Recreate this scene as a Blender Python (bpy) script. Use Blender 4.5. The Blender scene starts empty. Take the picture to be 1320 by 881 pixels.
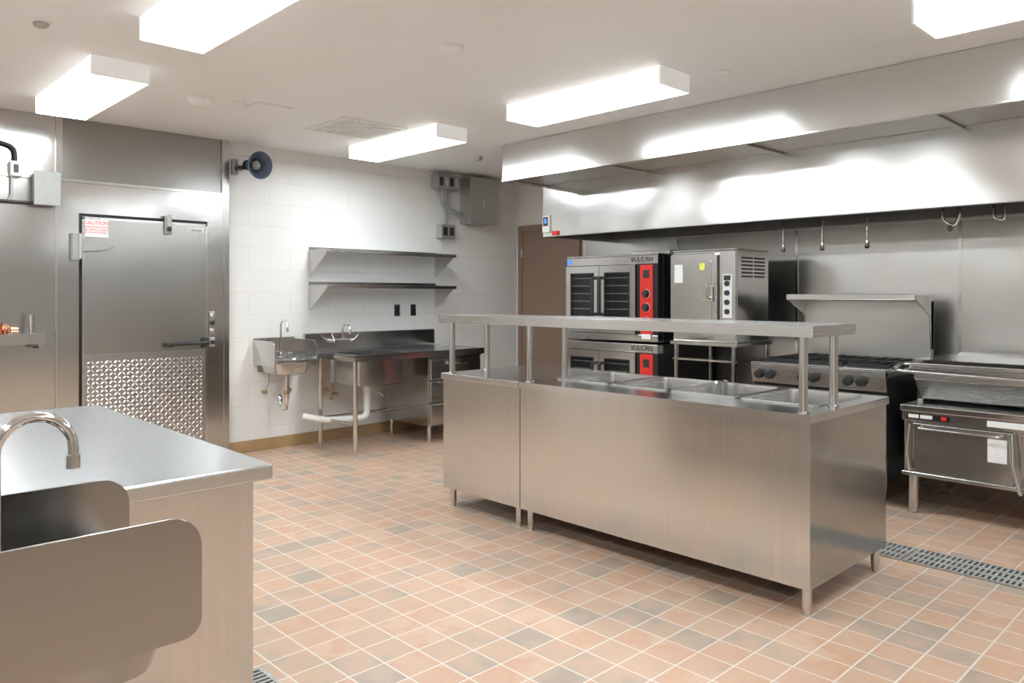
import bpy, bmesh, math, random
from mathutils import Vector, Matrix
random.seed(7)
scene=bpy.context.scene
try:
    scene.view_settings.view_transform='Standard'
    scene.view_settings.look='None'
except Exception as e:
    print(e)
H=2.75
# ---------------------------------------------------------------- materials
def newmat(name):
    m=bpy.data.materials.new(name); m.use_nodes=True
    nt=m.node_tree; b=nt.nodes['Principled BSDF']
    return m,nt,b
def link(nt,a,b): nt.links.new(a,b)
def mat(name,col,rough=.5,metal=0,noise=0.04,nscale=30,spec=None,emit=None,estr=0,coat=0):
    m,nt,b=newmat(name)
    n=nt.nodes.new('ShaderNodeTexNoise'); n.inputs['Scale'].default_value=nscale
    g=nt.nodes.new('ShaderNodeNewGeometry'); link(nt,g.outputs['Position'],n.inputs['Vector'])
    r=nt.nodes.new('ShaderNodeValToRGB')
    r.color_ramp.elements[0].position=.3; r.color_ramp.elements[1].position=.7
    r.color_ramp.elements[0].color=tuple(c*(1-noise) for c in col)+(1,)
    r.color_ramp.elements[1].color=tuple(min(1,c*(1+noise)) for c in col)+(1,)
    link(nt,n.outputs['Fac'],r.inputs['Fac']); link(nt,r.outputs['Color'],b.inputs['Base Color'])
    b.inputs['Roughness'].default_value=rough; b.inputs['Metallic'].default_value=metal
    if emit:
        b.inputs['Emission Color'].default_value=tuple(emit)+(1,); b.inputs['Emission Strength'].default_value=estr
    if coat: b.inputs['Coat Weight'].default_value=coat
    return m
def steel(name,col=(.63,.625,.61),rough=.2,scale=(6,6,420),wob=.05,var=.006,wsc=2.2,rv=.012):
    m,nt,b=newmat(name)
    g=nt.nodes.new('ShaderNodeNewGeometry')
    mp=nt.nodes.new('ShaderNodeMapping'); mp.inputs['Scale'].default_value=scale
    link(nt,g.outputs['Position'],mp.inputs['Vector'])
    n=nt.nodes.new('ShaderNodeTexNoise'); n.inputs['Scale'].default_value=1; n.inputs['Detail'].default_value=2
    link(nt,mp.outputs['Vector'],n.inputs['Vector'])
    r=nt.nodes.new('ShaderNodeMapRange'); r.inputs['To Min'].default_value=rough-rv; r.inputs['To Max'].default_value=rough+rv
    link(nt,n.outputs['Fac'],r.inputs['Value']); link(nt,r.outputs['Result'],b.inputs['Roughness'])
    cr=nt.nodes.new('ShaderNodeValToRGB')
    cr.color_ramp.elements[0].position=.3; cr.color_ramp.elements[1].position=.7
    cr.color_ramp.elements[0].color=tuple(c*(1-var) for c in col)+(1,)
    cr.color_ramp.elements[1].color=tuple(c*(1+var) for c in col)+(1,)
    link(nt,n.outputs['Fac'],cr.inputs['Fac']); link(nt,cr.outputs['Color'],b.inputs['Base Color'])
    b.inputs['Metallic'].default_value=1
    if wob:
        n2=nt.nodes.new('ShaderNodeTexNoise'); n2.inputs['Scale'].default_value=wsc; n2.inputs['Detail'].default_value=0
        link(nt,g.outputs['Position'],n2.inputs['Vector'])
        bp=nt.nodes.new('ShaderNodeBump'); bp.inputs['Strength'].default_value=wob; bp.inputs['Distance'].default_value=.1
        link(nt,n2.outputs['Fac'],bp.inputs['Height']); link(nt,bp.outputs['Normal'],b.inputs['Normal'])
    return m
M={}
M['steel']=steel('brushed_steel_h')
M['steelv']=steel('brushed_steel_v',scale=(90,90,2),rough=.2,col=(.63,.625,.61),var=.03)
M['steeldarkrefl']=steel('brushed_steel_dark_reflection',scale=(90,90,2),rough=.16,col=(.44,.43,.41),var=.03)  # base colour darkened to carry the end panels' dark reflections
M['sinkdarkrefl']=steel('hand_sink_dark_reflection',col=(.36,.35,.335),rough=.2,wob=.03)  # same steel with the splash panels' dark reflection put into its colour
M['panwell']=steel('steam_well_steel',col=(.64,.635,.62),rough=.27,wob=0)
M['steeltop']=steel('brushed_steel_top',scale=(300,6,6),rough=.21,wob=.03,col=(.66,.66,.65))
M['steeltopx']=steel('brushed_steel_top_x',scale=(6,300,6),rough=.23,col=(.60,.615,.63),wob=.03)
M['hood']=steel('hood_steel',col=(.67,.665,.645),rough=.2,scale=(4,4,300),wob=.2,wsc=2.0,var=.003,rv=.004)
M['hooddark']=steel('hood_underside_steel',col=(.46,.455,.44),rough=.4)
M['freezer']=steel('freezer_steel',col=(.58,.57,.55),rough=.18,wob=.09,scale=(4,4,200),var=.003,rv=.005)
M['freezerdoor']=steel('freezer_door_steel',col=(.50,.49,.47),rough=.24,wob=.03,scale=(4,4,200),var=.003,rv=.005)
M['header']=steel('freezer_header_steel',col=(.36,.35,.335),rough=.25,wob=.05,scale=(4,4,200),var=.003,rv=.005)
M['diamond']=steel('diamond_plate_steel',col=(.50,.49,.47),rough=.3,wob=0,var=.002,rv=.002)
M['lozengeglint']=steel('diamond_plate_lozenge_glint',col=(.93,.92,.90),rough=.25,wob=0,var=.002,rv=.002)  # raised lozenges coloured brighter than their plate to paint in the sparkle
M['wallsteel']=steel('wall_panel_steel',col=(.62,.61,.585),rough=.28,wob=.1,var=.002,rv=.003)
M['darksteel']=steel('dark_steel',col=(.22,.215,.21),rough=.35)
M['chrome']=mat('chrome',(.8,.8,.8),.08,1,.01)
M['black']=mat('black_enamel',(.015,.015,.016),.3)
M['blackm']=mat('cast_iron',(.02,.02,.02),.6)
M['rubber']=mat('black_plastic',(.025,.025,.028),.45)
M['red']=mat('red_control_panel',(.68,.03,.02),.35)
M['white']=mat('white_label',(.8,.8,.78),.5)
M['yellow']=mat('yellow_label',(.8,.8,.1),.5)
M['blue']=mat('blue_screen',(.05,.2,.5),.3,emit=(.1,.3,.8),estr=.6)
M['pvc']=mat('white_pvc',(.78,.77,.73),.35)
M['copper']=mat('copper',(.75,.3,.16),.25,1)
M['brass']=mat('brass',(.6,.45,.25),.3,1)
M['grey']=mat('grey_paint',(.33,.33,.31),.5)
M['lgrey']=mat('light_grey_paint',(.55,.55,.53),.45)
M['galv']=mat('galvanised',(.5,.5,.48),.4,.8,.1,60)
M['horn']=mat('horn_speaker_blue',(.09,.12,.18),.35)
M['ceil']=mat('ceiling_paint',(.88,.885,.88),.55,0,.01,3)
M['paint']=mat('beige_wall_paint',(.80,.76,.70),.6,0,.01,3)
M['reardark']=mat('rear_wall_dark_for_reflections',(.33,.32,.30),.6,0,.02,3)  # unseen wall, colour darkened to give steel reflections contrast and cut bounce
M['base']=mat('baseboard_tile',(.40,.26,.13),.4,0,.1,6)
M['door']=mat('brown_door_paint',(.27,.18,.13),.45,0,.03,5)
M['wht']=mat('fixture_white',(.88,.88,.87),.5)
M['lens']=mat('fixture_lens',(.9,.9,.88),.5,emit=(.92,1,1.05),estr=26)
M['lensside']=mat('fixture_lens_side',(.85,.85,.83),.5,emit=(.98,1,1),estr=.95)
M['lensend']=mat('fixture_end_cap',(.88,.88,.87),.5,emit=(.98,1,1),estr=.22)
M['glassdark']=mat('oven_cavity_black',(.012,.012,.012),.2)
gm,nt,b=newmat('oven_window_glass')
b.inputs['Base Color'].default_value=(.03,.03,.03,1); b.inputs['Roughness'].default_value=.05
tr=nt.nodes.new('ShaderNodeBsdfTransparent'); mx=nt.nodes.new('ShaderNodeMixShader'); mx.inputs[0].default_value=.3
link(nt,tr.outputs[0],mx.inputs[1]); link(nt,b.outputs[0],mx.inputs[2]); link(nt,mx.outputs[0],nt.nodes['Material Output'].inputs['Surface'])
M['glass']=gm
def blockmat(name,axis):
    m,nt,b=newmat(name)
    g=nt.nodes.new('ShaderNodeNewGeometry'); s=nt.nodes.new('ShaderNodeSeparateXYZ'); c=nt.nodes.new('ShaderNodeCombineXYZ')
    link(nt,g.outputs['Position'],s.inputs[0]); link(nt,s.outputs[axis],c.inputs['X']); link(nt,s.outputs['Z'],c.inputs['Y'])
    br=nt.nodes.new('ShaderNodeTexBrick'); link(nt,c.outputs[0],br.inputs['Vector'])
    br.inputs['Scale'].default_value=1; br.inputs['Brick Width'].default_value=.406; br.inputs['Row Height'].default_value=.203
    br.inputs['Mortar Size'].default_value=.004; br.inputs['Mortar Smooth'].default_value=.6
    br.inputs['Color1'].default_value=(.80,.79,.76,1); br.inputs['Color2'].default_value=(.79,.78,.75,1); br.inputs['Mortar'].default_value=(.75,.735,.70,1)
    link(nt,br.outputs['Color'],b.inputs['Base Color'])
    n=nt.nodes.new('ShaderNodeTexNoise'); n.inputs['Scale'].default_value=120; link(nt,g.outputs['Position'],n.inputs['Vector'])
    b1=nt.nodes.new('ShaderNodeBump'); b1.invert=True; b1.inputs['Strength'].default_value=.45; b1.inputs['Distance'].default_value=.005
    link(nt,br.outputs['Fac'],b1.inputs['Height'])
    b2=nt.nodes.new('ShaderNodeBump'); b2.inputs['Strength'].default_value=.1; b2.inputs['Distance'].default_value=.003
    link(nt,n.outputs['Fac'],b2.inputs['Height']); link(nt,b1.outputs[0],b2.inputs['Normal']); link(nt,b2.outputs[0],b.inputs['Normal'])
    b.inputs['Roughness'].default_value=.4
    return m
M['block']=blockmat('painted_block_x','X')
M['blocky']=blockmat('painted_block_y','Y')
m,nt,b=newmat('quarry_tile_floor')
g=nt.nodes.new('ShaderNodeNewGeometry')
mp=nt.nodes.new('ShaderNodeMapping'); mp.inputs['Location'].default_value=(10.03,10.05,0); link(nt,g.outputs['Position'],mp.inputs['Vector'])
br=nt.nodes.new('ShaderNodeTexBrick'); link(nt,mp.outputs[0],br.inputs['Vector'])
br.offset=0; br.inputs['Scale'].default_value=1
br.inputs['Brick Width'].default_value=.156; br.inputs['Row Height'].default_value=.156
br.inputs['Mortar Size'].default_value=.0038; br.inputs['Mortar Smooth'].default_value=.15
br.inputs['Color1'].default_value=(0,0,0,1); br.inputs['Color2'].default_value=(1,1,1,1); br.inputs['Mortar'].default_value=(.5,.5,.5,1)
n=nt.nodes.new('ShaderNodeTexNoise'); n.inputs['Scale'].default_value=6; n.inputs['Detail'].default_value=2; link(nt,g.outputs['Position'],n.inputs['Vector'])
ma=nt.nodes.new('ShaderNodeMath'); ma.operation='MULTIPLY_ADD'; ma.inputs[1].default_value=1.2; ma.inputs[2].default_value=-.57
link(nt,n.outputs['Fac'],ma.inputs[0])
mb=nt.nodes.new('ShaderNodeMath'); mb.operation='ADD'; link(nt,br.outputs['Color'],mb.inputs[0]); link(nt,ma.outputs[0],mb.inputs[1])
cr=nt.nodes.new('ShaderNodeValToRGB'); e=cr.color_ramp.elements
e[0].position=0; e[0].color=(.38,.30,.235,1); e[1].position=1; e[1].color=(.58,.40,.28,1)
for p,c in ((.14,(.43,.33,.25,1)),(.28,(.50,.345,.245,1)),(.6,(.55,.37,.255,1)),(.85,(.53,.325,.215,1))):
    q=e.new(p); q.color=c
mx=nt.nodes.new('ShaderNodeMix'); mx.data_type='RGBA'
link(nt,mb.outputs[0],cr.inputs['Fac'])
link(nt,br.outputs['Fac'],mx.inputs[0]); link(nt,cr.outputs['Color'],mx.inputs[6]); mx.inputs[7].default_value=(.66,.61,.54,1)
link(nt,mx.outputs[2],b.inputs['Base Color'])
bp=nt.nodes.new('ShaderNodeBump'); bp.invert=True; bp.inputs['Strength'].default_value=.4; bp.inputs['Distance'].default_value=.003
link(nt,br.outputs['Fac'],bp.inputs['Height']); link(nt,bp.outputs[0],b.inputs['Normal'])
b.inputs['Roughness'].default_value=.4
M['floor']=m
# ---------------------------------------------------------------- helpers
def group(name,loc=(0,0,0),rotz=0,world=True):
    e=bpy.data.objects.new(name,None); scene.collection.objects.link(e)
    e.location=loc; e.rotation_euler=(0,0,rotz); e.empty_display_size=.1
    e['w']=1 if world else 0
    return e
def attach(o,p):
    if p is None: return o
    o.parent=p
    if p['w']: o.matrix_parent_inverse=Matrix.Translation(p.location).inverted()
    return o
def mk(name,verts,faces,m,p=None,smooth=False,bevel=0,seg=2):
    vs=[Vector(v) for v in verts]
    mn=Vector([min(v[i] for v in vs) for i in range(3)]); mxx=Vector([max(v[i] for v in vs) for i in range(3)])
    c=(mn+mxx)/2
    me=bpy.data.meshes.new(name); me.from_pydata([v-c for v in vs],[],faces)
    bm=bmesh.new(); bm.from_mesh(me); bmesh.ops.recalc_face_normals(bm,faces=bm.faces); bm.to_mesh(me); bm.free()
    me.materials.append(m if not isinstance(m,str) else M[m])
    if smooth:
        for f in me.polygons: f.use_smooth=True
        try: me.set_sharp_from_angle(angle=math.radians(40))
        except Exception: pass
    o=bpy.data.objects.new(name,me); scene.collection.objects.link(o); o.location=c
    if bevel:
        md=o.modifiers.new('bevel','BEVEL'); md.width=bevel; md.segments=seg; md.limit_method='ANGLE'
    return attach(o,p)
def box(name,x0,x1,y0,y1,z0,z1,m,p=None,bevel=0):
    v=[(x0,y0,z0),(x1,y0,z0),(x1,y1,z0),(x0,y1,z0),(x0,y0,z1),(x1,y0,z1),(x1,y1,z1),(x0,y1,z1)]
    f=[(0,3,2,1),(4,5,6,7),(0,1,5,4),(1,2,6,5),(2,3,7,6),(3,0,4,7)]
    return mk(name,v,f,m,p,bevel=bevel)
def multibox(name,bs,m,p=None):
    V=[];F=[]
    for (x0,x1,y0,y1,z0,z1) in bs:
        k=len(V)
        V+=[(x0,y0,z0),(x1,y0,z0),(x1,y1,z0),(x0,y1,z0),(x0,y0,z1),(x1,y0,z1),(x1,y1,z1),(x0,y1,z1)]
        F+=[tuple(k+i for i in f) for f in [(0,3,2,1),(4,5,6,7),(0,1,5,4),(1,2,6,5),(2,3,7,6),(3,0,4,7)]]
    return mk(name,V,F,m,p)
def loft(name,rings,m,p=None,c0=True,c1=True,smooth=True,bevel=0):
    n=len(rings[0]); V=[v for r in rings for v in r]; F=[]
    for i in range(len(rings)-1):
        for j in range(n):
            a=i*n+j; b_=i*n+(j+1)%n; F.append((a,b_,b_+n,a+n))
    if c0: F.append(tuple(range(n-1,-1,-1)))
    if c1: F.append(tuple((len(rings)-1)*n+j for j in range(n)))
    return mk(name,V,F,m,p,smooth=smooth,bevel=bevel)
def lathe(name,o,ax,prof,m,p=None,n=24,c0=True,c1=True):
    ax=Vector(ax).normalized(); o=Vector(o)
    t=Vector((0,0,1)) if abs(ax.z)<.9 else Vector((1,0,0))
    u=ax.cross(t).normalized(); w=ax.cross(u)
    rings=[[o+ax*h+(u*math.cos(2*math.pi*k/n)+w*math.sin(2*math.pi*k/n))*max(r,1e-4) for k in range(n)] for r,h in prof]
    return loft(name,rings,m,p,c0,c1)
def cyl(name,a,b_,r,m,p=None,n=20):
    a=Vector(a); b_=Vector(b_); L=(b_-a).length
    return lathe(name,a,b_-a,[(r,0),(r,L)],m,p,n)
def tube(name,pts,r,m,p=None,res=8):
    P=[Vector(q) for q in pts]; n=res*2; rings=[]
    pu=None
    for i,q in enumerate(P):
        t=(P[min(i+1,len(P)-1)]-P[max(i-1,0)]).normalized()
        if pu is None:
            a=Vector((0,0,1)) if abs(t.z)<.9 else Vector((1,0,0)); u=t.cross(a).normalized()
        else:
            u=(pu-t*pu.dot(t)).normalized()
        pu=u; w=t.cross(u)
        rings.append([q+(u*math.cos(2*math.pi*k/n)+w*math.sin(2*math.pi*k/n))*r for k in range(n)])
    return loft(name,rings,m,p)
def bend(pts,rad=.03,seg=6):
    P=[Vector(q) for q in pts]; out=[P[0]]
    for i in range(1,len(P)-1):
        a=(P[i-1]-P[i]); b_=(P[i+1]-P[i]); r=min(rad,a.length*.49,b_.length*.49)
        A=P[i]+a.normalized()*r; B=P[i]+b_.normalized()*r
        for k in range(seg+1):
            t=k/seg; out.append(A*(1-t)**2+P[i]*2*t*(1-t)+B*t*t)
    out.append(P[-1]); return out
def rr(x0,x1,y0,y1,r,n=5):
    if not isinstance(r,(list,tuple)): r=[r]*4
    out=[]
    for (cx,cy,sx,sy,a0,rad) in ((x0,y0,1,1,180,r[0]),(x1,y0,-1,1,270,r[1]),(x1,y1,-1,-1,0,r[2]),(x0,y1,1,-1,90,r[3])):
        rad=max(rad,1e-4)
        for k in range(n+1):
            a=math.radians(a0+90*k/n); out.append((cx+sx*rad+rad*math.cos(a),cy+sy*rad+rad*math.sin(a)))
    return out
def plateY(name,y0,y1,pts,m,p=None,bevel=0):   # pts (x,z)
    return loft(name,[[(a,y0,c) for a,c in pts],[(a,y1,c) for a,c in pts]],m,p,smooth=False,bevel=bevel)
def plateX(name,x0,x1,pts,m,p=None,bevel=0):   # pts (y,z)
    return loft(name,[[(x0,a,c) for a,c in pts],[(x1,a,c) for a,c in pts]],m,p,smooth=False,bevel=bevel)
def leg(name,x,y,h,p,r=.02,m='steelv'):
    lathe(name,(x,y,0),(0,0,1),[(r*.55,0),(r*.8,.006),(r*.8,.03),(r*.93,.032),(r,.038),(r,h)],m,p)
def text(name,s,size,loc,face,m,p=None):
    c=bpy.data.curves.new(name,'FONT'); c.body=s; c.size=size; c.extrude=.0008; c.align_x='CENTER'; c.align_y='CENTER'
    c.materials.append(M[m]); o=bpy.data.objects.new(name,c); scene.collection.objects.link(o); o.location=loc
    o.rotation_euler=(math.pi/2,0,0 if face=='-Y' else -math.pi/2)
    return attach(o,p)
# ---------------------------------------------------------------- room shell
XW=6.40; YB=6.55; X0=-3.2; Y0=-3.6
box('floor',X0-.1,XW+.1,Y0-.1,YB+.1,-.1,0,'floor')
box('ceiling',X0-.1,XW+.1,Y0-.1,YB+.1,H,H+.1,'ceil')
box('wall_back',X0-.1,XW+.1,YB,YB+.1,0,H,'block')
box('wall_left',X0-.1,X0,Y0,YB,0,H,'blocky')
box('wall_front',X0-.1,XW+.1,Y0-.1,Y0,0,H,'reardark')
box('wall_right',XW,XW+.1,Y0,YB,0,H,'paint')
box('baseboard_back',2.86,XW-.02,YB-.015,YB-.001,0,.105,'base',bevel=.004)
box('baseboard_right',XW-.015,XW-.001,6.49,YB-.02,0,.105,'base')
g=group('stainless_wall_cladding',(6.39,2.5,0))
ys=[-1.2,.55,1.79,3.06,4.28,5.46]
for i in range(len(ys)-1):
    box('panel_%d'%(i+1),6.388,6.399,ys[i]+.003,ys[i+1]-.003,.1,1.96,'wallsteel',g)
    box('seam_strip_%d'%(i+1),6.382,6.388,ys[i+1]-.012,ys[i+1]+.012,.1,1.96,'steel',g)
g=group('door_1',(6.38,5.98,0))
box('leaf',6.36,6.385,5.58,6.42,.01,2.15,'door',g)
box('jamb_a',6.345,6.399,5.52,5.58,0,2.22,'door',g,.004)
box('jamb_b',6.345,6.399,6.42,6.48,0,2.22,'door',g,.004)
box('head',6.345,6.399,5.58,6.42,2.15,2.22,'door',g,.004)
for z in (.3,1.1,1.9): cyl('hinge_%d'%int(z*10),(6.35,6.42,z-.05),(6.35,6.42,z+.05),.009,'galv',g)
lathe('knob',(6.36,5.66,1.02),(-1,0,0),[(.03,0),(.03,.008),(.012,.01),(.012,.04),(.027,.05),(.027,.07),(.01,.08)],'chrome',g)
# ---------------------------------------------------------------- lights
def light(x0,y0,x1,y1):
    g=group('fluorescent_ceiling_light',((x0+x1)/2,(y0+y1)/2,H-.06))
    z0=H-.113
    box('housing',x0+.004,x1-.004,y0+.004,y1-.004,H-.02,H-.001,'wht',g)
    box('end_cap_a',x0,x1,y0,y0+.012,z0,H-.001,'lensend',g,.003)
    box('end_cap_b',x0,x1,y1-.012,y1,z0,H-.001,'lensend',g,.003)
    box('lens',x0+.006,x1-.006,y0+.013,y1-.013,z0,z0+.012,'lens',g)
    box('side_lens_a',x0,x0+.006,y0+.012,y1-.012,z0+.002,H-.002,'lensside',g)
    box('side_lens_b',x1-.006,x1,y0+.012,y1-.012,z0+.002,H-.002,'lensside',g)
for xa in (-1.15,1.27,3.72):
    for ya in ((-2.5,-1.2),(-.07,1.24),(2.61,3.92),(4.70,5.98)):  # fixtures out of view, including those behind the camera, are added as fill
        light(xa,ya[0],xa+.31,ya[1])
g=group('ceiling_air_vent',(3.37,5.3,H))
s=.29
multibox('frame',[(3.37-s,3.37+s,5.3-s,5.3-s+.03,H-.015,H-.001),(3.37-s,3.37+s,5.3+s-.03,5.3+s,H-.015,H-.001),(3.37-s,3.37-s+.03,5.3-s+.03,5.3+s-.03,H-.015,H-.001),(3.37+s-.03,3.37+s,5.3-s+.03,5.3+s-.03,H-.015,H-.001)],'wht',g)
bs=[]
for i in range(11):
    q=-s+.05+i*.048
    bs.append((3.37-s+.03,3.37+s-.03,5.3+q-.008,5.3+q+.008,H-.012,H-.006)); bs.append((3.37+q-.008,3.37+q+.008,5.3-s+.03,5.3+s-.03,H-.0125,H-.0065))
multibox('grille',bs,'wht',g)
box('duct_shadow',3.37-s+.03,3.37+s-.03,5.3-s+.03,5.3+s-.03,H-.004,H-.001,'grey',g)
def disc(name,x,y,r,h,m='wht'):
    lathe(name,(x,y,H-.001),(0,0,-1),[(r,0),(r,h*.4),(r*.85,h*.7),(r*.5,h),(.001,h)],m)
disc('smoke_detector',2.64,3.21,.065,.035); disc('smoke_detector',2.10,5.25,.085,.05); disc('smoke_detector',4.12,2.45,.06,.02)
disc('ceiling_sprinkler',2.34,5.18,.04,.04,'wht'); disc('ceiling_sprinkler',4.92,5.57,.04,.04,'galv'); disc('ceiling_sprinkler',.95,4.35,.035,.02,'galv')
box('ceiling_access_panel',2.42,2.68,5.05,5.25,H-.008,H-.001,'wht',bevel=.002)
# ---------------------------------------------------------------- walk-in freezer front
g=group('walk_in_freezer',(1.9,6.52,0))
F0,F1=6.51,6.549
X1F=2.84
box('panel_left',-.6,1.515,F0,F1,0,H-.002,'freezer',g)
box('seam_left',1.512,1.535,F0-.006,F1,0,2.27,'steel',g,.002)
box('jamb_left',1.535,1.672,F0-.004,F1,0,2.28,'freezer',g)
box('jamb_right',2.66,X1F,F0-.004,F1,0,2.28,'freezer',g)
box('corner_trim',2.80,X1F+.008,F0-.012,F0-.004,0,H-.002,'freezer',g,.002)
box('corner_trim_return',X1F,X1F+.008,F0-.004,F1,0,H-.002,'steel',g)
box('header',1.672,2.66,F0-.004,F1,2.03,2.28,'freezer',g)
box('header_trim',-.6,X1F,F0-.014,F0-.004,2.262,2.285,'steel',g,.002)
box('closure_panel',1.56,2.785,F0+.008,F1,2.285,H-.002,'header',g)
box('closure_strip_left',1.515,1.56,F0-.01,F1,2.285,H-.002,'freezer',g)
box('closure_strip_right',2.785,2.80,F0-.01,F1,2.285,H-.002,'freezer',g)
box('sill',1.672,2.66,F0-.004,F1,0,.10,'steel',g)
box('gasket',1.672,2.66,F0+.01,F1,.10,2.03,'rubber',g)
DX0,DX1=1.69,2.642
box('door_leaf',DX0,DX1,F0-.035,F0+.01,.115,2.0,'freezerdoor',g,.004)
box('door_edge_trim_top',DX0-.004,DX1+.004,F0-.038,F0-.034,1.985,2.003,'steel',g)
box('door_edge_trim_l',DX0-.004,DX0+.014,F0-.038,F0-.034,.115,2.0,'steel',g)
box('door_edge_trim_r',DX1-.014,DX1+.004,F0-.038,F0-.034,.115,2.0,'steel',g)
box('kick_plate',DX0+.016,DX1-.016,F0-.039,F0-.035,.12,.945,'diamond',g)
V=[];F=[]
sp=.032; nx=int((DX1-DX0-.05)/sp); nz=int((.945-.12-.03)/sp)
for i in range(nx):
    for j in range(nz):
        cx=DX0+.038+i*sp; cz=.142+j*sp; a=math.radians(45 if (i+j)%2 else -45)
        L=.0165; W=.0052; k=len(V); y=F0-.0391
        ca,sa=math.cos(a),math.sin(a)
        V+=[(cx+L*ca,y,cz+L*sa),(cx-W*sa,y,cz+W*ca),(cx-L*ca,y,cz-L*sa),(cx+W*sa,y,cz-W*ca),(cx,y-.004,cz)]
        F+=[(k,k+1,k+4),(k+1,k+2,k+4),(k+2,k+3,k+4),(k+3,k,k+4)]
mk('kick_plate_lozenges',V,F,'lozengeglint',g)
FY=F0-.036
box('hinge_bracket',1.615,1.672,FY-.02,F0-.004,1.665,1.875,'grey',g,.008)
plateY('hinge_strap',FY-.035,FY,[(1.66,1.84),(1.66,1.72),(1.70,1.735),(1.80,1.74),(1.88,1.76),(1.915,1.79),(1.86,1.82),(1.76,1.83)],'grey',g,.006)
cyl('hinge_pin',(1.668,FY-.03,1.68),(1.668,FY-.03,1.87),.016,'galv',g)
box('top_latch',2.29,2.345,FY-.03,FY,1.90,2.04,'grey',g,.008)
cyl('top_latch_knob',(2.318,FY-.05,1.94),(2.318,FY-.03,1.94),.016,'rubber',g)
box('top_latch_lip',2.30,2.335,FY-.045,FY-.03,1.96,2.06,'galv',g,.004)
tube('door_handle',bend([(2.62,FY,1.0),(2.62,FY-.07,1.0),(2.45,FY-.08,1.0),(2.31,FY-.06,.995)],.03),.014,'rubber',g)
box('handle_base',2.595,2.64,FY-.02,FY,.955,1.045,'rubber',g,.006)
cyl('handle_tip',(2.335,FY-.062,.995),(2.30,FY-.058,.995),.02,'rubber',g)
box('lock_plate',2.668,2.725,F0-.012,F0-.004,1.06,1.26,'steel',g,.003)
for z in (1.23,1.165,1.10): lathe('lock_knob_%d'%int(z*100),(2.697,F0-.012,z),(0,-1,0),[(.02,0),(.02,.012),(.013,.018)],'chrome' if z!=1.165 else 'rubber',g)
box('lower_keeper',2.668,2.715,F0-.03,F0-.004,.96,1.04,'galv',g,.005)
cyl('keeper_knob',(2.69,F0-.05,1.0),(2.69,F0-.03,1.0),.018,'rubber',g)
box('caution_sign',1.70,1.87,FY-.002,FY,1.85,1.985,'white',g)
text('caution_text','CAUTION',.04,(1.785,FY-.003,1.958),'-Y','red',g)
text('caution_body','THIS DOOR MUST\nBE KEPT CLOSED\nDO NOT BLOCK',.021,(1.785,FY-.003,1.905),'-Y','red',g)
box('maker_badge',2.49,2.615,FY-.002,FY,1.93,1.965,'white',g)
text('badge_text','Kolpak',.03,(2.553,FY-.003,1.947),'-Y','rubber',g)
g=group('wall_junction_box',(1.4,6.48,2.15))
box('box_large',1.36,1.515,6.40,6.509,2.07,2.30,'grey',g,.012)
box('box_large_lid',1.35,1.525,6.39,6.40,2.06,2.31,'grey',g,.006)
box('box_small',1.215,1.285,6.44,6.509,2.26,2.37,'pvc',g,.006)
box('box_small_face',1.235,1.265,6.434,6.44,2.285,2.345,'rubber',g,.003)
tube('conduit_black',bend([(1.0,6.49,2.5),(1.16,6.47,2.5),(1.25,6.47,2.47),(1.25,6.47,2.37)],.05),.014,'rubber',g)
tube('conduit_low',bend([(1.0,6.48,2.08),(1.38,6.48,2.08),(1.40,6.48,2.11)],.02),.012,'rubber',g)
tube('conduit_mid',bend([(1.23,6.48,2.27),(1.23,6.48,2.12),(1.2,6.48,2.08)],.02),.008,'galv',g)
g=group('valve_drip_tray',(1.2,6.35,1.1))
multibox('tray',[(.85,1.385,6.2,6.509,1.055,1.062),(.85,1.385,6.2,6.206,1.062,1.13),(1.379,1.385,6.206,6.509,1.062,1.13),(.85,.856,6.206,6.509,1.062,1.13)],'steel',g)
box('tray_cover',.86,1.378,6.21,6.5,1.12,1.126,'steel',g)
tube('copper_pipe',bend([(1.0,6.36,1.17),(1.17,6.36,1.17),(1.17,6.36,1.127)],.02),.016,'copper',g)
cyl('copper_valve_body',(1.13,6.36,1.127),(1.13,6.36,1.21),.024,'copper',g)
cyl('copper_valve_cap',(1.20,6.36,1.155),(1.245,6.36,1.155),.02,'copper',g)
cyl('chrome_riser',(1.33,6.36,1.126),(1.33,6.36,1.26),.016,'chrome',g)
cyl('tray_drain',(1.345,6.40,1.03),(1.385,6.40,1.03),.012,'rubber',g)
box('tray_bracket',1.34,1.37,6.22,6.509,1.035,1.055,'steel',g)
# ---------------------------------------------------------------- horn speaker
g=group('horn_speaker',(3.05,6.4,2.56))
ax=Vector((.12,-1,-.12)).normalized(); o=Vector((3.0,6.36,2.535))
lathe('horn_outer',o,ax,[(.04,-.06),(.045,-.02),(.058,.03),(.09,.08),(.115,.105),(.12,.11),(.112,.109),(.086,.08),(.054,.03),(.04,-.02)],'horn',g,32,True,True)
lathe('horn_inner_cone',o,ax,[(.012,0),(.036,.03),(.04,.05),(.022,.065),(.004,.07)],'grey',g,24)
lathe('driver',o-ax*.06,-ax,[(.045,0),(.045,.04),(.03,.06)],'rubber',g)
box('mount_plate',2.885,2.935,6.51,6.549,2.46,2.60,'galv',g,.004)
box('mount_arm',2.90,2.96,6.42,6.51,2.50,2.53,'rubber',g,.004)
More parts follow.
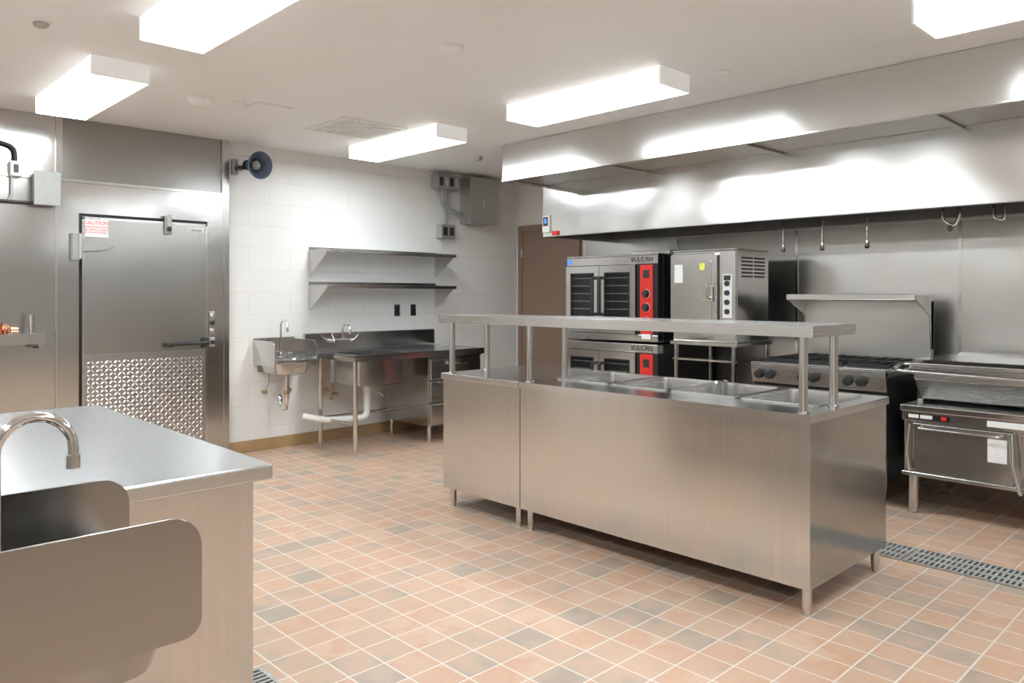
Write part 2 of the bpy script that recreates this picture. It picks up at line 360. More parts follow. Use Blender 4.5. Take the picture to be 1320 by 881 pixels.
# ---------------------------------------------------------------- wall shelves
for z in (1.83,1.50):
    g=group('wall_shelf',(4.4,6.38,z))
    x0,x1=3.64,5.16
    box('top',x0,x1,6.19,6.548,z-.004,z,'steeltopx',g)
    box('front_lip',x0,x1,6.19,6.206,z-.035,z-.004,'steel',g,.004)
    box('back_lip',x0,x1,6.542,6.548,z,z+.03,'steel',g)
    for k,xx in enumerate((x0+.004,x1-.01)):
        plateX('bracket_%d'%k,xx,xx+.004,[(6.547,z-.005),(6.547,z-.23),(6.52,z-.23),(6.25,z-.05),(6.22,z-.005)],'lgrey' if k==0 else 'steel',g)
for x,z in ((4.655,1.245),(4.86,1.245)):
    g=group('wall_outlet',(x,6.545,z))
    box('plate',x-.035,x+.035,6.543,6.549,z-.06,z+.06,'steel' if x>4.8 else 'darksteel',g,.002)
    box('socket',x-.017,x+.017,6.539,6.543,z-.04,z+.04,'rubber',g,.002)
g=group('electrical_disconnect_box',(5.6,6.45,2.45))
box('main_box',5.50,5.88,6.36,6.549,2.20,2.70,'galv',g,.006)
box('main_box_cover',5.49,5.89,6.35,6.36,2.19,2.71,'galv',g,.004)
box('clasp',5.68,5.70,6.335,6.35,2.40,2.46,'galv',g)
box('upper_trough',5.10,5.40,6.42,6.549,2.55,2.70,'grey',g,.004)
for i,x in enumerate((5.14,5.21,5.28,5.35)):
    box('breaker_%d'%i,x-.02,x+.02,6.405,6.42,2.58,2.67,'lgrey' if i%2 else 'rubber',g,.003)
for i,dx in enumerate((0,.05,.1)):
    tube('conduit_%d'%i,bend([(5.2+dx,6.48,2.55),(5.2+dx,6.48,2.36-.02*i),(5.5,6.48,2.30-.03*i)],.08),.015,'grey',g)
box('lower_outlet_box',5.17,5.36,6.45,6.549,2.02,2.17,'galv',g,.005)
for x in (5.22,5.31): box('outlet_%d'%int(x*100),x-.028,x+.028,6.444,6.45,2.05,2.14,'rubber',g,.003)
cyl('short_conduit',(5.27,6.5,2.17),(5.27,6.5,2.36),.015,'grey',g)
# ---------------------------------------------------------------- hand sinks
def hand_sink(loc,rotz,pipes=True,bz=-.055,ss='steel'):
    g=group('hand_sink',loc,rotz,False)
    W=.2; D=.405
    def ring(x,y0,y1,r,z): return [(a,b_,z) for a,b_ in rr(-x,x,y0,y1,r)]
    loft('basin',[ring(.10,-.30,-.10,.06,-.145),ring(.15,-.355,-.05,.06,-.12),ring(.165,-.38,-.03,.05,-.03),ring(.197,-D,-.004,.03,-.012),ring(.197,-D,-.004,.03,0),
        ring(.15,-.365,-.15,.05,0),ring(.14,-.355,-.16,.05,-.08),ring(.09,-.31,-.19,.05,-.115)],ss,g,True,True)
    for k,x in enumerate((-W-.002,W-.002)):
        plateX('side_splash_%d'%k,x,x+.004,rr(-D-.006,-.004,bz,.17,[.035,.003,.003,.06],8),ss,g,.0012)
    box('back_splash',-W,W,-.008,-.002,-.05,.185,'steel',g,.002)
    lathe('drain',(0,-.24,-.114),(0,0,1),[(.035,0),(.035,.004),(.02,.005)],'chrome',g)
    fy=-.125
    lathe('faucet_base',(0,fy,0),(0,0,1),[(.025,0),(.025,.012),(.015,.02),(.013,.05),(.011,.06)],'chrome',g)
    pts=[(0,fy,.03),(0,fy,.285)]
    for k in range(1,13):
        a=math.pi*k/12; pts.append((0,fy-.062+.062*math.cos(a),.285+.062*math.sin(a)))
    pts.append((0,fy-.124,.26))
    tube('faucet_gooseneck',pts,.0095,'chrome',g)
    cyl('faucet_aerator',(0,fy-.124,.27),(0,fy-.124,.245),.0125,'chrome',g)
    for s_ in (-1,1):
        cyl('tap_stem_%d'%s_,(s_*.09,fy+.03,0),(s_*.09,fy+.03,.04),.012,'chrome',g)
        box('tap_lever_%d'%s_,s_*.09-.008,s_*.09+.008,fy-.03,fy+.045,.04,.052,'chrome',g,.004)
    if pipes:
        cyl('tailpiece',(0,-.24,-.27),(0,-.24,-.14),.019,'chrome',g)
        tube('p_trap',bend([(0,-.24,-.26),(0,-.24,-.42),(.0,-.12,-.42),(.0,-.12,-.34),(0,-.004,-.34)],.055),.02,'chrome',g)
        lathe('trap_nut',(0,-.24,-.31),(0,0,1),[(.027,0),(.027,.03)],'brass',g)
        lathe('trap_cleanout',(0,-.2,-.46),(0,0,1),[(.02,0),(.03,.01),(.03,.05)],'chrome',g)
        for s_ in (-1,1):
            tube('supply_%d'%s_,bend([(s_*.09,-.06,-.03),(s_*.09,-.06,-.22),(s_*.12,-.05,-.30),(s_*.12,-.004,-.30)],.03),.009,'chrome',g)
            cyl('supply_valve_%d'%s_,(s_*.12,-.08,-.30),(s_*.12,-.03,-.30),.017,'brass',g)
        box('wall_bracket',-.16,.16,-.02,-.001,-.12,-.05,'galv',g)
    return g
hand_sink((3.29,6.549,.83),0)
hand_sink((.155,1.61,.83),math.pi/2,ss='sinkdarkrefl')
g=group('sink_mounting_partition',(.1,1.6,0))
box('core',.045,.149,1.25,1.97,0,1.06,'steelv',g,.004)
box('cap',.035,.152,1.24,1.98,1.06,1.075,'steel',g,.004)
# ---------------------------------------------------------------- foreground prep table
g=group('stainless_worktable',(.25,3,0))
TX0,TX1,TY0,TY1=-.75,1.065,2.125,3.83
box('worktop',TX0,TX1,TY0,TY1,.855,.90,'steeltopx',g,.006)
box('cabinet_body',TX0+.04,TX1-.045,TY0+.035,TY1-.04,.10,.854,'steelv',g,.003)
box('toe_kick',TX0+.1,TX1-.1,TY0+.1,TY1-.1,0,.10,'darksteel',g)
def grate(name,x0,x1,y0,y1,alongy=True):
    g=group(name,((x0+x1)/2,(y0+y1)/2,0))
    box('pit',x0,x1,y0,y1,.0005,.002,'black',g)
    f=.014
    multibox('frame',[(x0,x1,y0,y0+f,.002,.008),(x0,x1,y1-f,y1,.002,.008),(x0,x0+f,y0+f,y1-f,.002,.008),(x1-f,x1,y0+f,y1-f,.002,.008)],'galv',g)
    bs=[]; n=int((y1-y0-2*f)/.026)
    for i in range(n+1):
        y=y0+f+i*(y1-y0-2*f)/max(n,1)
        bs.append((x0+f,x1-f,y-.0065,y+.0065,.003,.0075))
    nx=3
    for i in range(1,nx):
        x=x0+(x1-x0)*i/nx; bs.append((x-.014,x+.014,y0+f,y1-f,.0028,.0078))
    multibox('bars',bs,'grey',g)
grate('floor_drain_grate',1.06,1.31,2.38,2.72)
for k in range(6):
    grate('trench_drain_grate',4.27,4.53,-.35+k*.61,-.35+k*.61+.60)
# ---------------------------------------------------------------- wall prep sink table
g=group('prep_sink_table',(4.35,6.1,0))
a0,a1,b0,b1=3.58,5.12,5.65,6.53; zt=.87
sx0,sx1,sy0,sy1=3.70,4.20,5.78,6.28
multibox('top',[(a0,sx0,b0,b1,zt-.004,zt),(sx1,a1,b0,b1,zt-.004,zt),(sx0,sx1,b0,sy0,zt-.004,zt),(sx0,sx1,sy1,b1,zt-.004,zt)],'steeltopx',g)
multibox('edge_roll',[(a0,a1,b0,b0+.02,zt-.045,zt+.012),(a0,a0+.02,b0+.02,b1,zt-.045,zt+.012),(a1-.02,a1,b0+.02,b1,zt-.045,zt+.012)],'steel',g)
box('backsplash',a0,a1,b1-.02,b1,zt,zt+.17,'steel',g,.006)
box('backsplash_return',a0,a1,b1,b1+.015,zt+.13,zt+.17,'steel',g)
def ring2(x0,x1,y0,y1,r,z): return [(a,b_,z) for a,b_ in rr(x0,x1,y0,y1,r)]
loft('sink_bowl',[ring2(sx0-.004,sx1+.004,sy0-.004,sy1+.004,.03,zt-.002),ring2(sx0-.004,sx1+.004,sy0-.004,sy1+.004,.03,.60),ring2(sx0+.02,sx1-.02,sy0+.02,sy1-.02,.03,.585)],'steel',g,False,True)
loft('sink_bowl_inner',[ring2(sx0,sx1,sy0,sy1,.03,zt-.003),ring2(sx0,sx1,sy0,sy1,.03,.62),ring2(sx0+.03,sx1-.03,sy0+.03,sy1-.03,.03,.605)],'steel',g,False,True)
for k,(x,y) in enumerate(((3.62,5.71),(3.62,6.3))): leg('leg_%d'%k,x,y,zt-.01,g)
cyl('brace_side',(3.62,5.71,.27),(3.62,6.3,.27),.014,'steelv',g)
cyl('brace_back',(3.62,6.3,.27),(4.42,6.3,.27),.014,'steelv',g)
fy=6.509; fx=3.95
for s_ in (-1,1):
    cyl('faucet_inlet_%d'%s_,(fx+s_*.1,fy,.965),(fx+s_*.1,fy-.06,.965),.014,'chrome',g)
    lathe('faucet_handle_%d'%s_,(fx+s_*.1,fy-.06,.965),(0,-1,0),[(.02,0),(.02,.02),(.012,.03)],'chrome',g)
    tube('faucet_lever_%d'%s_,[(fx+s_*.1,fy-.085,.965),(fx+s_*.13,fy-.10,1.0),(fx+s_*.15,fy-.11,1.03)],.007,'chrome',g)
cyl('faucet_body',(fx-.11,fy-.05,.965),(fx+.11,fy-.05,.965),.014,'chrome',g)
pts=[(fx,fy-.05,.965),(fx,fy-.05,1.07)]
for k in range(1,11):
    a=math.pi*k/10; pts.append((fx,fy-.05-.07+.07*math.cos(a),1.07+.05*math.sin(a)))
pts.append((fx,fy-.19,1.03)); tube('faucet_spout',pts,.011,'chrome',g)
tube('pvc_drain',bend([(3.95,6.03,.60),(3.95,6.03,.27),(3.60,6.12,.27),(3.45,6.3,.30)],.07,8),.03,'pvc',g)
lathe('pvc_coupling',(3.95,6.03,.50),(0,0,1),[(.04,0),(.04,.07)],'pvc',g)
lathe('sink_drain',(3.95,6.03,.55),(0,0,1),[(.03,0),(.05,.035),(.05,.04)],'brass',g)
tube('waste_lever',[(3.95,6.0,.55),(3.95,5.85,.52),(3.95,5.78,.50)],.007,'chrome',g)
tube('supply_pipe_a',bend([(3.78,6.50,.80),(3.78,6.50,.45),(3.78,6.548,.45)],.03),.01,'brass',g)
tube('supply_pipe_b',bend([(3.87,6.50,.80),(3.87,6.50,.40),(3.87,6.548,.40)],.03),.01,'brass',g)
cyl('valve_a',(3.78,6.42,.5),(3.78,6.5,.5),.018,'brass',g); cyl('valve_b',(3.87,6.42,.46),(3.87,6.5,.46),.018,'brass',g)
c0,c1=4.43,5.08
box('cabinet_carcass',c0,c1,5.73,6.42,.16,zt-.006,'steeldarkrefl',g,.003)
box('cabinet_frame_top',c0,c1,5.715,5.73,.80,.862,'steel',g)
for k,(za,zb) in enumerate(((.18,.37),(.39,.58),(.60,.79))):
    box('drawer_%d'%k,c0+.015,c1-.015,5.705,5.729,za,zb,'steel',g,.005)
    box('drawer_pull_%d'%k,c0+.2,c1-.2,5.685,5.705,zb-.05,zb-.02,'chrome',g,.004)
for k,(x,y) in enumerate(((c0+.04,5.77),(c1-.04,5.77),(c0+.04,6.38),(c1-.04,6.38))): leg('cabinet_leg_%d'%k,x,y,.165,g)
# ---------------------------------------------------------------- serving counter
SX0,SX1=3.20,4.06
ZT=.885; ZB=.127
g=group('steam_table_serving_counter',(3.6,2.7,0))
def panel_unit(n,y0,y1):
    t=.004
    box(n+'_front_panel',SX0,SX0+t,y0,y1,ZB,ZT-.035,'steelv',g)
    box(n+'_end_panel_near',SX0+t,SX1,y0,y0+t,ZB,ZT-.035,'steeldarkrefl',g)
    box(n+'_end_panel_far',SX0+t,SX1,y1-t,y1,ZB,ZT-.035,'steeldarkrefl',g)
    box(n+'_back_panel',SX1-t,SX1,y0+t,y1-t,ZB,ZT-.035,'steelv',g)
    box(n+'_floor_panel',SX0+t,SX1-t,y0+t,y1-t,ZB,ZB+.01,'darksteel',g)
YA,YM,YE=1.475,3.25,3.975
panel_unit('steam_unit',YA,YM-.003); panel_unit('plain_unit',YM+.003,YE)
o_=.012
box('plain_top',SX0-o_,SX1+o_,YM+.002,YE+o_,ZT-.035,ZT,'steeltop',g,.004)
wx0,wx1=3.46,3.97
wells=[]
yy=YM-.08
wl=.365; gap=.045
for i in range(4):
    wells.append((yy-wl,yy)); yy-=wl+gap
bs=[(SX0-o_,wx0,YA-o_,YM-.002,ZT-.035,ZT),(wx1,SX1+o_,YA-o_,YM-.002,ZT-.035,ZT),(wx0,wx1,wells[0][1],YM-.002,ZT-.035,ZT),(wx0,wx1,YA-o_,wells[3][0],ZT-.035,ZT)]
for i in range(3): bs.append((wx0,wx1,wells[i+1][1],wells[i][0],ZT-.035,ZT))
multibox('steam_top',bs,'steeltop',g)
for i,(ya,yb) in enumerate(wells):
    def R(d,z,r=.03): return [(a,b_,z) for a,b_ in rr(wx0+d,wx1-d,ya+d,yb-d,r)]
    loft('well_pan_%d'%i,[R(-.016,ZT+.0005),R(-.016,ZT+.009),R(.002,ZT+.009),R(.004,ZT-.005),R(.010,ZT-.12),R(.022,ZT-.13)],'panwell',g,False,True)
    box('well_box_%d'%i,wx0+.002,wx1-.002,ya+.002,yb-.002,.55,.74,'darksteel',g)
ya,yb=wells[2]
cyl('well_faucet',(3.90,yb-.06,ZT-.12),(3.90,yb-.06,ZT+.03),.013,'chrome',g)
tube('well_spout',bend([(3.90,yb-.06,ZT+.02),(3.80,yb-.06,ZT+.03),(3.79,yb-.06,ZT+.0)],.02),.009,'chrome',g)
for y in (YA+.035,YM-.05,YM+.05,YE-.05):
    for x in (SX0+.045,SX1-.045): leg('leg_%.2f_%.2f'%(x,y),x,y,ZB+.005,g,.022)
multibox('overshelf',[(3.165,3.61,YA-.03,YE+.01,1.262,1.27),(3.165,3.173,YA-.03,YE+.01,1.22,1.262),(3.602,3.61,YA-.03,YE+.01,1.22,1.262),(3.173,3.602,YA-.03,YA-.022,1.22,1.262),(3.173,3.602,YE+.002,YE+.01,1.22,1.262)],'panwell',g)
for y in (YA+.045,YM-.05,YE-.05):
    for x in (3.235,3.545):
        cyl('shelf_post_%.2f_%.2f'%(x,y),(x,y,ZT),(x,y,1.262),.0195,'steelv',g)
        lathe('post_flange_%.2f_%.2f'%(x,y),(x,y,ZT),(0,0,1),[(.028,0),(.028,.004),(.022,.008)],'steelv',g)
# ---------------------------------------------------------------- exhaust hood
g=group('kitchen_exhaust_hood',(5.5,2.3,2.3))
HX=4.70; HY0,HY1=-.9,5.0
zP=2.42
box('plenum_front',HX,HX+.02,HY0,HY1,zP,H-.002,'hood',g,.003)
box('plenum_end_far',HX+.02,6.386,HY1-.02,HY1,zP,H-.002,'hood',g)
box('plenum_end_near',HX+.02,6.386,HY0,HY0+.02,zP,H-.002,'hood',g)
box('plenum_front_lip',HX-.006,HX,HY0,HY1,zP,zP+.018,'steel',g,.002)
k=0; y=HY0+.02
while y<HY1-.05:
    y2=min(y+1.18,HY1-.02)
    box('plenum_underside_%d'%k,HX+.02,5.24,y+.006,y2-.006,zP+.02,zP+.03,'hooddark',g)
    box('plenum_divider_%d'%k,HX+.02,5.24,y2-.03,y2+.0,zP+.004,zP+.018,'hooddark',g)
    y=y2; k+=1
LX=5.23; zL=1.95
box('canopy_front',LX,LX+.02,HY0,HY1,zL,zP+.02,'hood',g,.003)
box('canopy_end_far',LX+.02,6.386,HY1-.02,HY1,zL,zP+.02,'hood',g)
box('canopy_end_near',LX+.02,6.386,HY0,HY0+.02,zL,zP+.02,'hood',g)
box('canopy_gutter',LX+.02,LX+.09,HY0+.02,HY1-.02,zL+.005,zL+.012,'hooddark',g)
box('canopy_gutter_rise',LX+.084,LX+.09,HY0+.02,HY1-.02,zL+.012,zL+.06,'hooddark',g)
box('canopy_ceiling',LX+.02,6.386,HY0+.02,HY1-.02,zP,zP+.01,'hooddark',g)
for i in range(11):
    ya=HY0+.05+i*.53
    loft('filter_%d'%i,[[(5.95,ya,zP-.01),(6.33,ya,zL+.12),(6.35,ya,zL+.14),(5.98,ya,zP-.01)],[(5.95,ya+.51,zP-.01),(6.33,ya+.51,zL+.12),(6.35,ya+.51,zL+.14),(5.98,ya+.51,zP-.01)]],'darksteel',g,smooth=False)
box('grease_trough',6.28,6.386,HY0+.02,HY1-.02,zL+.03,zL+.11,'darksteel',g)
box('control_display_body',5.205,5.229,4.90,4.985,1.99,2.15,'pvc',g,.004)
box('control_display_screen',5.202,5.205,4.912,4.973,2.05,2.135,'rubber',g)
box('control_display_lcd',5.200,5.202,4.925,4.96,2.075,2.12,'blue',g)
box('pull_station_tag',5.212,5.229,4.80,4.87,1.96,2.0,'red',g,.003)
for i,(y,x) in enumerate(((2.84,5.7),(2.53,5.7),(2.2,5.7))):
    cyl('nozzle_drop_%d'%i,(x,y,1.80),(x,y,2.41),.009,'chrome',g)
    lathe('nozzle_head_%d'%i,(x,y,1.74),(0,0,1),[(.012,0),(.02,.01),(.014,.035),(.014,.06)],'chrome',g)
tube('suppression_pipe',bend([(5.7,1.70,2.41),(5.7,1.70,1.91),(5.7,1.63,1.86),(5.7,1.60,1.93),(5.7,1.60,2.41)],.03),.011,'chrome',g)
tube('suppression_pipe_b',bend([(5.7,1.40,2.41),(5.7,1.40,1.90),(5.7,1.34,1.88),(5.7,1.34,2.41)],.03),.011,'chrome',g)
lathe('nozzle_big',(5.7,1.655,1.83),(0,0,1),[(.01,0),(.018,.01),(.015,.04)],'chrome',g)
# ---------------------------------------------------------------- double convection oven
g=group('double_convection_oven',(5.9,4.36,0))
OX=5.42; OY0,OY1=3.84,4.885; OB=6.3
for k,(za,zb) in enumerate(((.22,.975),(.995,1.75))):
    n='deck%d_'%k
    box(n+'shell',OX+.10,OB,OY0,OY1,za,zb,'black',g,.004)
    box(n+'front_frame_top',OX+.02,OX+.10,OY0+.002,OY1-.002,zb-.075,zb-.002,'steel',g,.003)
    box(n+'front_frame_bottom',OX+.02,OX+.10,OY0+.002,OY1-.002,za+.002,za+.06,'steel',g,.003)
    cy=OY0+.225
    box(n+'control_column',OX+.02,OX+.10,OY0+.002,cy,za+.06,zb-.075,'black',g,.003)
    box(n+'control_red_panel',OX+.012,OX+.02,OY0+.05,cy-.04,za+.07,zb-.085,'red',g,.003)
    text(n+'nameplate','VULCAN',.06,(OX+.018,OY0+.17,zb-.038),'-X','rubber',g)
    for j,z in enumerate((za+.18,za+.30,za+.42)):
        lathe(n+'knob_bezel_%d'%j,(OX+.0125,OY0+.117,z),(-1,0,0),[(.040,0),(.040,.002)],'white',g)
        lathe(n+'knob_%d'%j,(OX+.0105,OY0+.117,z),(-1,0,0),[(.037,0),(.037,.008),(.028,.01),(.025,.035)],'rubber',g)
    box(n+'switch_strip',OX+.009,OX+.012,OY0+.085,OY0+.15,zb-.20,zb-.13,'rubber',g)
    box(n+'cavity',OX+.085,OX+.099,cy,OY1-.002,za+.06,zb-.075,'glassdark',g)
    mid=(cy+OY1)/2
    for j,(da,db) in enumerate(((cy+.004,mid-.003),(mid+.003,OY1-.006))):
        z0,z1=za+.065,zb-.08
        wy0,wy1,wz0,wz1=da+.07,db-.07,z0+.10,z1-.075
        multibox(n+'door_%d_frame'%j,[(OX,OX+.04,da,wy0,z0,z1),(OX,OX+.04,wy1,db,z0,z1),(OX,OX+.04,wy0,wy1,z0,wz0),(OX,OX+.04,wy0,wy1,wz1,z1)],'steel',g)
        box(n+'door_%d_glass'%j,OX+.012,OX+.016,wy0,wy1,wz0,wz1,'glass',g)
        bs=[]
        for q in range(6):
            zz=wz0+.04+q*(wz1-wz0-.08)/5
            bs.append((OX+.05,OX+.056,wy0-.03,wy1+.03,zz,zz+.008))
        multibox(n+'door_%d_racks'%j,bs,'lgrey',g)
        multibox(n+'door_%d_gasket'%j,[(OX-.003,OX,wy0-.012,wy0,wz0-.012,wz1+.012),(OX-.003,OX,wy1,wy1+.012,wz0-.012,wz1+.012),(OX-.003,OX,wy0,wy1,wz0-.012,wz0),(OX-.003,OX,wy0,wy1,wz1,wz1+.012)],'black',g)
        hy=(da+.035) if j==1 else (db-.035)
        tube(n+'handle_%d'%j,bend([(OX,hy,z0+.17),(OX-.05,hy,z0+.17),(OX-.05,hy,z1-.11),(OX,hy,z1-.11)],.03),.016,'rubber',g)
box('top_cap',OX+.02,OB,OY0,OY1,1.75,1.765,'steel',g,.003)
box('energy_label',OX+.017,OX+.02,OY1-.06,OY1-.01,1.69,1.735,'blue',g)
box('front_label',OX+.009,OX+.0115,OY0+.07,OY0+.165,1.02,1.065,'white',g)
box('flue',OB-.25,OB-.02,OY0+.3,OY1-.3,1.765,1.83,'steel',g,.003)
for k,(x,y) in enumerate(((OX+.14,OY0+.06),(OX+.14,OY1-.06),(OB-.08,OY0+.06),(OB-.08,OY1-.06))): leg('leg_%d'%k,x,y,.222,g,.028)
# ---------------------------------------------------------------- steamer on stand
g=group('countertop_steamer',(5.75,3.42,1.4))
KX=5.46; KY0,KY1=3.12,3.72
z0,z1=1.02,1.765
box('body',KX+.03,6.0,KY0,KY1,z0,z1,'steel',g,.006)
box('top_cover',KX+.02,6.005,KY0-.004,KY1+.004,z1,z1+.012,'steel',g,.003)
plateX('door',KX-.02,KX+.03,rr(KY0+.155,KY1-.005,z0+.07,z1-.02,.025),'steel',g,.006)
plateX('door_emboss',KX-.024,KX-.02,rr(KY0+.20,KY1-.05,z0+.14,z1-.08,.02),'steel',g,.002)
box('control_panel',KX+.01,KX+.03,KY0+.004,KY0+.145,z0+.02,z1-.01,'steel',g,.003)
box('control_face',KX+.006,KX+.01,KY0+.035,KY0+.115,z0+.20,z0+.55,'white',g)
for j in range(4): lathe('button_%d'%j,(KX+.006,KY0+.075,z0+.25+j*.075),(-1,0,0),[(.022,0),(.022,.012)],'rubber',g)
box('indicator',KX+.003,KX+.006,KY0+.045,KY0+.105,z0+.50,z0+.54,'rubber',g)
box('latch_plate',KX-.045,KX-.024,KY0+.18,KY0+.27,z0+.33,z0+.46,'chrome',g,.006)
tube('latch_handle',bend([(KX-.04,KY0+.20,z0+.36),(KX-.085,KY0+.20,z0+.36),(KX-.09,KY0+.20,z0+.48)],.02),.012,'chrome',g)
plateX('yellow_sticker',KX-.026,KX-.0245,rr(KY0+.26,KY0+.31,z1-.16,z1-.10,.02),'yellow',g)
box('paper_label',KX-.0265,KX-.0245,KY1-.13,KY1-.05,z1-.26,z1-.11,'white',g)
text('nameplate','Cleveland',.04,(KX-.0265,KY0+.32,z0+.03),'-X','rubber',g)
bs=[]
for j in range(6):
    for i in range(2): bs.append((KX+.10+i*.2,KX+.27+i*.2,KY0-.004,KY0-.0005,z1-.07-j*.03,z1-.055-j*.03))
multibox('side_louvers',bs,'black',g)
multibox('stand_top',[(KX+.0,6.05,KY0-.01,KY1+.01,.99,1.018)],'steel',g)
box('stand_shelf',KX+.02,6.03,KY0,KY1,.86,.875,'steel',g)
box('stand_shelf_lower',KX+.02,6.03,KY0,KY1,.30,.315,'steel',g)
for k,(x,y) in enumerate(((KX+.03,KY0+.03),(KX+.03,KY1-.03),(6.02,KY0+.03),(6.02,KY1-.03))): leg('stand_leg_%d'%k,x,y,.992,g,.019)
# ---------------------------------------------------------------- gas range
g=group('gas_range',(5.7,2.38,0))
RX=5.25; RY0,RY1=1.905,2.86; RB=6.15
box('body',RX+.03,RB,RY0,RY1,.16,.86,'black',g,.003)
box('front_skin',RX+.012,RX+.03,RY0+.002,RY1-.002,.16,.74,'steel',g)
plateY('control_panel',RY0,RY1,[(RX-.02,.90),(RX-.02,.86),(RX+.0,.76),(RX+.03,.76),(RX+.03,.90)],'panwell',g,.003)
box('oven_door',RX-.025,RX+.012,RY0+.05,RY1-.05,.24,.73,'steel',g,.008)
tube('oven_door_handle',bend([(RX-.02,RY0+.12,.68),(RX-.075,RY0+.12,.68),(RX-.075,RY1-.12,.68),(RX-.02,RY1-.12,.68)],.03),.013,'chrome',g)
box('kick',RX+.03,RX+.05,RY0+.01,RY1-.01,.10,.16,'steel',g)
box('cooktop',RX-.015,RB,RY0,RY1,.86,.895,'steel',g,.004)
box('cooktop_drip',RX+.10,RB-.06,RY0+.03,RY1-.03,.895,.899,'blackm',g)
box('front_rail',RX-.02,RX+.10,RY0,RY1,.895,.91,'steel',g,.004)
for i,y in enumerate((RY1-.07,RY1-.15,RY1-.40,RY1-.48,RY0+.24,RY0+.15)):
    lathe('knob_bezel_%d'%i,(RX-.008,y,.825),(-1,0,-.15),[(.041,0),(.041,.005)],'chrome',g)
    lathe('knob_%d'%i,(RX-.013,y,.825),(-1,0,-.15),[(.034,0),(.034,.006),(.031,.01),(.028,.04),(.014,.045)],'blackm',g)
for i in range(3):
    for j in range(2):
        cx=RX+.29+j*.36; cy=RY0+.17+i*.307
        bs=[]
        for d in (-.13,-.045,.045,.13):
            bs.append((cx-.16,cx+.16,cy+d-.006,cy+d+.006,.915,.932))
        for d in (-.15,.15): bs.append((cx+d-.006,cx+d+.006,cy-.138,cy+.138,.905,.93))
        for sx in (-.15,.15):
            for sy in (-.13,.13): bs.append((cx+sx-.008,cx+sx+.008,cy+sy-.008,cy+sy+.008,.898,.915))
        multibox('grate_%d_%d'%(i,j),bs,'blackm',g)
        lathe('burner_%d_%d'%(i,j),(cx,cy,.898),(0,0,1),[(.05,0),(.05,.01),(.035,.012),(.03,.018)],'blackm',g)
box('flue_riser',RB-.03,RB+.03,RY0,RY1,.86,1.36,'wallsteel',g,.003)
box('high_shelf',5.79,RB+.03,RY0,RY1,1.395,1.40,'steeltop',g)
box('high_shelf_front_lip',5.785,5.80,RY0,RY1,1.365,1.41,'steel',g,.005)
for k,y in enumerate((RY0,RY1-.006)):
    plateY('shelf_bracket_%d'%k,y,y+.006,[(RB+.03,1.395),(RB+.03,1.0),(RB-.03,1.0),(RB-.06,1.25),(5.80,1.37),(5.80,1.395)],'steel',g)
for k,(x,y) in enumerate(((RX+.08,RY0+.06),(RX+.08,RY1-.06),(RB-.08,RY0+.06),(RB-.08,RY1-.06))): leg('leg_%d'%k,x,y,.165,g,.028)
# ---------------------------------------------------------------- tilting braising pan
g=group('tilting_braising_pan',(5.7,1.2,0))
BX=5.22; BY0,BY1=.62,1.80; BB=6.12
box('base_body',BX+.05,BB,BY0,BY1,.25,.66,'steel',g,.006)
box('deck',BX-.0,BB,BY0-.01,BY1+.01,.66,.70,'steel',g,.006)
box('deck_back_rise',5.75,BB,BY0,BY1,.70,.80,'steel',g,.004)
box('control_fascia',BX+.01,BX+.05,BY0,BY1,.60,.66,'steel',g,.003)
box('label_strip',BX+.006,BX+.01,1.52,1.77,.613,.648,'black',g)
for j,(ya,yb,mm) in enumerate(((1.70,1.76,'white'),(1.62,1.69,'white'),(1.54,1.57,'red'))): box('label_%d'%j,BX+.004,BX+.006,ya,yb,.62,.642,mm,g)
box('label_strip_b',BX+.006,BX+.01,1.10,1.32,.613,.648,'white',g)
box('front_door',BX+.02,BX+.05,1.19,1.74,.27,.585,'steel',g,.006)
box('front_door_b',BX+.02,BX+.05,.66,1.15,.27,.585,'steel',g,.006)
tube('door_handle',bend([(BX+.02,1.25,.56),(BX-.02,1.25,.56),(BX-.02,1.70,.56),(BX+.02,1.70,.56)],.02),.006,'chrome',g)
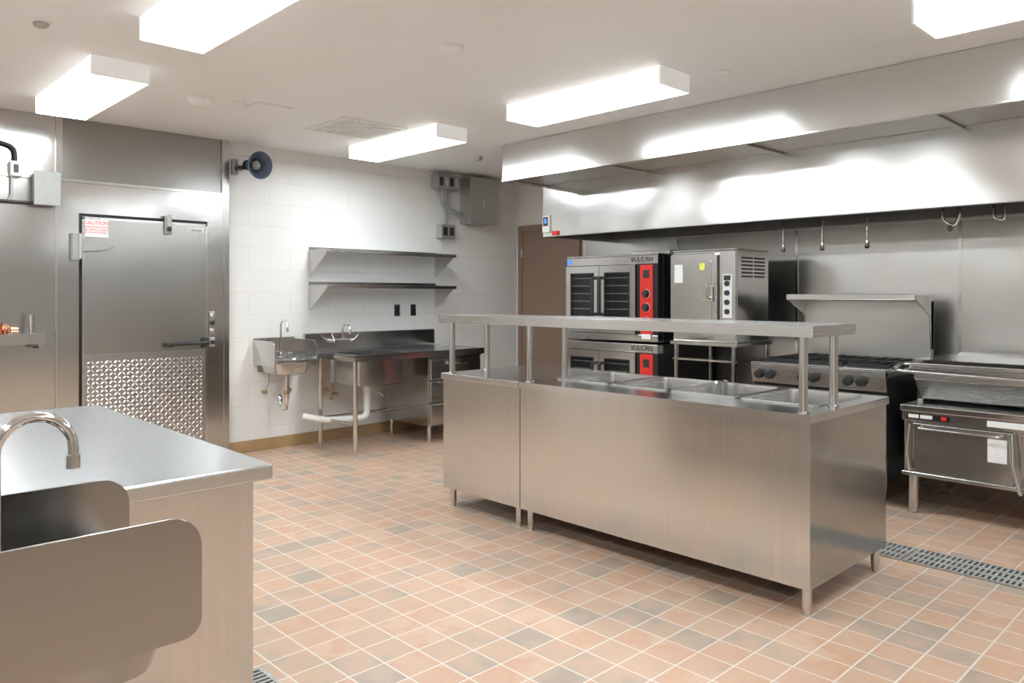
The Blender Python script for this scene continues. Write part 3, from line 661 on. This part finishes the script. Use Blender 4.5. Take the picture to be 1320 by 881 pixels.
tube('front_strut',[(BX+.0,1.755,.58),(BX-.015,1.765,.40),(BX+.01,1.755,.28)],.011,'steelv',g)
box('front_bottom_rail',BX+.0,BX+.02,BY0,BY1,.25,.275,'steel',g,.004)
box('spec_plate',BX+.016,BX+.02,1.22,1.32,.40,.54,'white',g)
tube('tilt_lever',[(BX-.01,1.19,.58),(BX-.03,1.18,.40),(BX-.03,1.14,.24)],.012,'chrome',g)
plateY('pan_body',BY0+.02,BY1-.04,[(BX+.10,.86),(BX+.22,.72),(6.0,.72),(6.05,.93),(BX+.10,.93)],'panwell',g,.006)
box('pan_rim',BX+.07,6.06,BY0,BY1-.02,.925,.94,'steel',g,.004)
plateY('lid',BY0+.01,BY1-.03,[(BX+.06,.94),(BX+.06,.965),(BX+.12,.985),(5.95,.985),(6.03,.97),(6.03,.94)],'steeltop',g,.005)
box('lid_hinge',6.03,6.10,BY0+.1,BY1-.1,.90,1.0,'steel',g,.005)
tube('lid_handle',bend([(BX+.12,BY1-.03,.955),(BX+.10,BY1+.035,.95),(BX-.02,BY1+.035,.93),(BX-.06,BY1-.0,.92),(BX-.06,BY0+.02,.90),(BX+.06,BY0+.0,.95)],.06,8),.013,'steel',g)
box('pan_side_trunnion',5.5,5.75,BY1-.04,BY1+.0,.70,.85,'steel',g,.005)
for k,(x,y) in enumerate(((BX+.07,BY1-.05),(BX+.07,BY0+.06),(BB-.08,BY1-.05),(BB-.08,BY0+.06))): leg('leg_%d'%k,x,y,.255,g,.03)
# ---------------------------------------------------------------- world + camera
w=bpy.data.worlds.new('World'); scene.world=w; w.use_nodes=True
w.node_tree.nodes['Background'].inputs[0].default_value=(1,.96,.9,1); w.node_tree.nodes['Background'].inputs[1].default_value=.3
cam=bpy.data.cameras.new('camera'); co=bpy.data.objects.new('camera',cam); scene.collection.objects.link(co)
f=985.0
cam.sensor_width=36; cam.lens=36*f/1320; cam.shift_y=-59.5/1320; cam.clip_start=.05
co.location=(0,0,1.4); co.rotation_euler=(math.pi/2,0,-math.atan(950/985))
scene.camera=co
